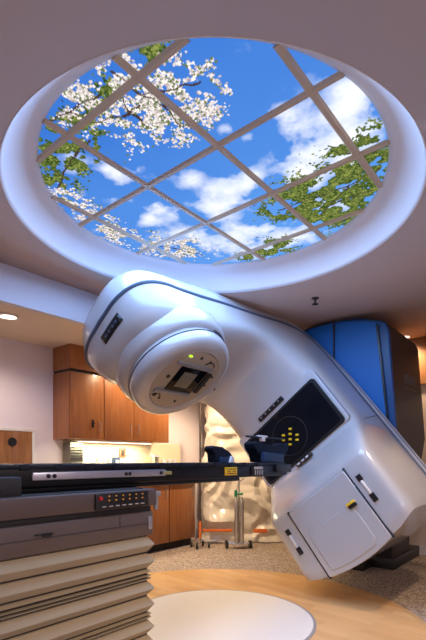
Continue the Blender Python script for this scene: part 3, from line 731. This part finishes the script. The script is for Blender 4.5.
# counter and base cabinets
ct = MB().box((2.66, 4.185, .885), (4.76, YL-.012, .925), .006).build('countertop', M_COUNTER); tag(ct, 'cream countertop running below the lit backsplash', 'countertop')
bd_ = [(2.70, 3.20), (3.21, 3.70), (3.71, 4.20), (4.21, 4.72)]
BL_ = ['cherry base cabinet under the counter at the left wall', 'second cherry base cabinet from the left under the counter', 'third cherry base cabinet from the left under the counter', 'cherry base cabinet at the right end of the counter, next to the rolling pole']
for k, (a, b2) in enumerate(bd_):
    t_ = thing('base_cabinet', ((a+b2)/2, 4.38, 0), BL_[k], 'cabinet', 'base cabinets under the counter')
    MB().box((a-.003, 4.24, .10), (b2+.003, YL-.013, .884)).build('body', M_WOODC, t_)
    MB().box((a, 4.30, 0), (b2, YL-.02, .10)).build('toe_kick', M_DARK, t_)
    d = MB().box((a+.003, 4.22, .105), (b2-.003, 4.241, .88), .002).build('door', M_WOODC, t_)
    m = MB(); hx = b2-.06; m.tube([(hx, 4.22, .70), (hx, 4.195, .705), (hx, 4.195, .815), (hx, 4.22, .82)], .005, 8); m.build('handle', M_STEEL, d)
# towel dispenser
td = MB().box((2.80, 4.36, 1.17), (2.97, YL-.013, 1.40), .01).build('towel_dispenser', M_DISP); tag(td, 'olive grey towel dispenser on the wall under the left cabinet', 'towel dispenser')
m = MB()
for k in range(7): m.box((2.805, 4.352, 1.19+.03*k), (2.965, 4.362, 1.196+.03*k))
m.build('vent_slots', M_SEAM, td)
MB().box((2.81, 4.34, 1.15), (2.96, 4.50, 1.17), .004).build('tray', M_STEEL, td)
# tap
tp_ = thing('tap', (3.24, 4.42, .925), 'chrome swan-neck tap standing on the cream countertop', 'tap')
m = MB(); m.tube([(3.28, 4.42, .93)]+[(3.28, 4.42-.0, 1.20)]+[(3.28-.05+.05*math.cos(a), 4.42-.02, 1.20+.05*math.sin(a)) for a in [PI*k/8 for k in range(1, 8)]]+[(3.18, 4.40, 1.17)], .010, 10); m.build('spout', M_CHROME, tp_)
MB().lathe([(.022, .925), (.022, .95), (.014, .96)], Matrix.Translation((3.28, 4.42, 0)), 20).build('tap_base', M_CHROME, tp_)
sd = MB().lathe([(.03, .9255), (.032, 1.06), (.028, 1.12), (.012, 1.14), (.012, 1.19), (.03, 1.195), (.03, 1.205)], Matrix.Translation((3.36, 4.42, 0)), 24).build('soap_dispenser', M_STEEL); tag(sd, 'steel pump soap dispenser right of the tap', 'soap dispenser')
bx_ = MB().box((3.44, 4.40, .9255), (3.53, 4.46, 1.235), .006).build('glove_box', M_PADL); tag(bx_, 'small blue box standing on the counter right of the soap dispenser', 'box')
MB().box((3.46, 4.398, 1.14), (3.51, 4.401, 1.20)).build('box_label', M_CLIP, bx_)
ol = MB().box((3.60, YL-.03, 1.235), (3.70, YL-.0125, 1.345), .004).build('wall_outlet', mat('terracotta_cover', (.42, .15, .08), .5, var=.05)); tag(ol, 'terracotta coloured wall plate with a cable on the lit backsplash', 'wall outlet')
MB().box((3.625, YL-.034, 1.255), (3.675, YL-.028, 1.325), .003).build('socket', M_BROWN, ol)
m = MB(); m.tube([(3.69, 4.50, 1.27), (3.76, 4.48, 1.28), (3.83, 4.46, 1.22), (3.86, 4.45, 1.10), (3.87, 4.45, .93)], .005, 8); tag(m.build('cable', M_GREY), 'thin grey cable looping from the wall plate down to the counter', 'cable')
MC = mat('clear_pale_plastic', (.7, .74, .85), .2, coat=.4, var=.03)
for k, (x, l) in enumerate(((4.28, 'leftmost of the pale blue specimen jars at the right end of the counter'), (4.38, 'middle of the pale blue specimen jars at the right end of the counter'), (4.48, 'rightmost of the pale blue specimen jars at the right end of the counter'))):
    j = MB().lathe([(.035, .9255), (.038, .94), (.038, 1.15), (.028, 1.18)], Matrix.Translation((x, 4.40, 0)), 20).build('storage_jar', MC); tag(j, l, 'jar', 'jars on the counter')
    MB().lathe([(.031, 1.18), (.031, 1.205), (.0001, 1.21)], Matrix.Translation((x, 4.40, 0)), 20, cap=False).build('lid', M_CLIP, j)
pk = thing('paper_holder', (4.13, 4.42, .925), 'tall steel holder with white top between counter jars and outlet', 'holder')
MB().box((4.09, 4.38, .9255), (4.17, 4.46, 1.24), .006).build('body', M_STEEL, pk); MB().box((4.085, 4.375, 1.24), (4.175, 4.465, 1.27), .004).build('top', M_CLIP, pk)
# low wooden closet in the left wall
lc = thing('low_closet', (1.8, 4.5, 0), 'low two-door wooden closet with white frame in the left wall', 'closet')
MB().box((1.15, 4.50, 1.50), (2.475, YL, 1.54), .003).box((2.435, 4.50, 0.11), (2.475, YL, 1.50), .003).box((1.15, 4.50, 0.11), (1.19, YL, 1.50), .003).build('frame', M_TRIM, lc)
d1 = MB().box((1.19, 4.508, .12), (2.215, YL, 1.50), .002).build('door', M_WOODW, lc)
d2 = MB().box((2.221, 4.508, .12), (2.435, YL, 1.50), .002).build('door', M_WOODW, lc)
MB().lathe([(.045, 0), (.045, .012), (.0001, .013)], Matrix.Translation((2.218, 4.508, 1.386)) @ Matrix.Rotation(PI/2, 4, 'X'), 24, cap=False).build('round_lock', M_BLACK, d2)

# ceiling fittings
def downlight(x, y, z, l):
    t_ = thing('downlight', (x, y, z-.004), l, 'ceiling light', 'recessed round downlights')
    MB().lathe([(.070, z-.001), (.095, z-.004), (.095, z-.010), (.068, z-.012)], Matrix.Translation((x, y, 0)), 40, cap=False).build('trim_ring', M_TRIM, t_)
    MB().lathe([(.070, z-.007), (.0001, z-.008)], Matrix.Translation((x, y, 0)), 40, cap=False).build('diffuser', M_LAMP, t_)
downlight(1.84, 3.81, HA, 'round recessed downlight in the alcove ceiling at the left edge')
downlight(3.4, 3.86, HA, 'round recessed downlight in the alcove ceiling behind the machine head')
downlight(4.75, 3.72, HA, 'round recessed downlight above the sheeted equipment')
downlight(5.80, 1.70, HC, 'round recessed downlight beside the blue stand at right')
def sprinkler(x, y, z, l):
    t_ = thing('sprinkler', (x, y, z), l, 'sprinkler')
    MB().lathe([(.035, z-.001), (.035, z-.006), (.012, z-.010), (.010, z-.03)], Matrix.Translation((x, y, 0)), 24).build('escutcheon', M_BROWN, t_)
    MB().lathe([(.008, z-.03), (.008, z-.055), (.030, z-.058), (.030, z-.061), (.0001, z-.062)], Matrix.Translation((x, y, 0)), 16, cap=False).build('deflector', M_DARK, t_)
sprinkler(3.88, 1.94, HC, 'small dark sprinkler head on the ceiling between round recess and stand')
for x, y, l in ((-.9, -.9, 'rectangular ceiling troffer nearest the entrance'), (1.5, -1.3, 'rectangular ceiling troffer over the right side of the room')):
    t_ = thing('ceiling_troffer', (x, y, HC), l, 'ceiling light', 'troffers in the main ceiling')
    MB().box((x-.65, y-.35, HC-.02), (x+.65, y+.35, HC-.002), .004).build('frame', M_TRIM, t_)
    MB().box((x-.6, y-.3, HC-.026), (x+.6, y+.3, HC-.019)).build('diffuser', M_LAMPC, t_)

# rolling pole
vp = thing('rolling_pole', (4.60, 4.02, 0), 'thin steel rolling pole with orange tape near its casters, beside the cabinets', 'rolling pole')
b = MB(); b.tube([(4.60, 4.02, .09), (4.60, 4.02, 1.95)], .012, 10); b.build('pole', M_BROWN, vp)
MB().tube([(4.60, 4.02, .13), (4.60, 4.02, .36)], .020, 12).build('orange_tape', M_ORANGE, vp)
def caster(x, y, par):
    MB().lathe([(.030, -.014), (.045, -.012), (.045, .012), (.030, .014)], Matrix.Translation((x, y, .046)) @ Matrix.Rotation(.6, 4, 'Z') @ Matrix.Rotation(PI/2, 4, 'X'), 20).build('caster', M_BLACK, par)
b = MB()
for k in range(4):
    a = .4+k*PI/2; x, y = 4.60+.13*math.cos(a), 4.02+.13*math.sin(a); b.tube([(4.60, 4.02, .12), (x, y, .085)], .012, 8); caster(x, y, vp)
b.build('base', M_STEEL, vp)
# gas cylinder trolley
gc = thing('cylinder_trolley', (4.89, 3.57, 0), 'slim steel cylinder trolley with a green valve on black wheels', 'cylinder trolley')
R_ = Vector((.636, -.772, 0)); F_ = Vector((.772, .636, 0)); P_ = Vector((4.89, 3.57, 0))
for k, off in enumerate((-.036, .036)):
    q = P_+R_*off; b = MB(); b.lathe([(.028, .07), (.030, .09), (.030, .58), (.024, .64), (.014, .67), (.014, .70)], Matrix.Translation(q), 20); b.build('cylinder', M_STEEL, gc)
b = MB(); b.tube([P_+R_*(-.045)+Vector((0, 0, .70)), P_+R_*(-.045)+Vector((0, 0, .79))], .022, 12); b.tube([P_+R_*(-.06)+Vector((0, 0, .74)), P_+R_*(.05)+Vector((0, 0, .74))], .016, 10); b.build('valve', M_GREEN, gc)
b = MB(); b.tube([P_+R_*(-.04)+Vector((0, 0, .78)), P_+R_*(-.01)+Vector((0, 0, .90)), P_+R_*(.07)+Vector((0, 0, .95))], .006, 8); b.build('hose', M_CHROME, gc)
b = MB(); b.tube([P_+R_*(-.17)+Vector((0, 0, .07)), P_+R_*(.15)+Vector((0, 0, .07))], .012, 8); b.tube([P_+F_*.06+Vector((0, 0, .06)), P_+F_*.06+Vector((0, 0, .95))], .010, 8)
b.box((-.09, -.07, .055), (.09, .07, .07), .004, Matrix.Translation(P_) @ Matrix.Rotation(math.radians(-50.5), 4, 'Z')); b.build('frame', M_STEEL, gc)
for off in (-.17, .15):
    q = P_+R_*off; MB().lathe([(.030, -.016), (.055, -.014), (.055, .014), (.030, .016)], Matrix.Translation((q.x, q.y, .056)) @ Matrix.Rotation(.9, 4, 'Z') @ Matrix.Rotation(PI/2, 4, 'X'), 20).build('wheel', M_BLACK, gc)

# sheeted equipment
def sheeted():
    root = thing('sheeted_equipment', (5.38, 3.80, 0), 'tall equipment under crumpled clear plastic sheeting behind the couch', 'covered equipment')
    ang = math.radians(-50.5); RM = Matrix.Translation((5.36, 3.88, 0)) @ Matrix.Rotation(ang, 4, 'Z')
    from mathutils import noise
    rings = []; n = 220; H = 2.12
    for iz in range(90):
        z = .012+(H-.012)*iz/89; q = iz/89; fl = .06*(1-q)**2
        ring = []
        for k in range(n):
            a = 2*PI*k/n; c, s_ = math.cos(a), math.sin(a); e = 2/5
            x = (.54+fl)*math.copysign(abs(c)**e, c); y = (.15+fl*.3)*math.copysign(abs(s_)**e, s_)
            top_ = max(0, (q-.93)/.07); x *= 1-.25*top_**2; y *= 1-.35*top_**2
            def tri(v): return abs((v % 1.0)-.5)*2
            wv = noise.noise(Vector((x*2, y*2, z*1.7)))
            nz = tri(x*1.7+z*1.5+wv*.9)*.07*(1-.4*q)+tri(x*3.3-z*1.1+wv*1.7+.3)*.05+noise.noise(Vector((x*3, y*3, z*2.2)))*.05+abs(noise.noise(Vector((x*9+z*6, y*9, z*7))))*.03-.06
            x += c*nz*.8; y += s_*nz*1.1
            ring.append(RM @ Vector((x, y, z)))
        rings.append(ring)
    m = MB(); loft(m, rings, True); m.add(rings[-1], [tuple(range(n))])
    m.build('plastic_sheet', M_CLEAR, root, smooth_angle=25)
    # orange band on the cart below
    b = MB()
    b.box((-.56, -.262, .175), (-.14, -.245, .215), .002, RM); b.box((.16, -.262, .16), (.36, -.245, .215), .002, RM); b.build('orange_band', M_ORANGE, root)
sheeted()
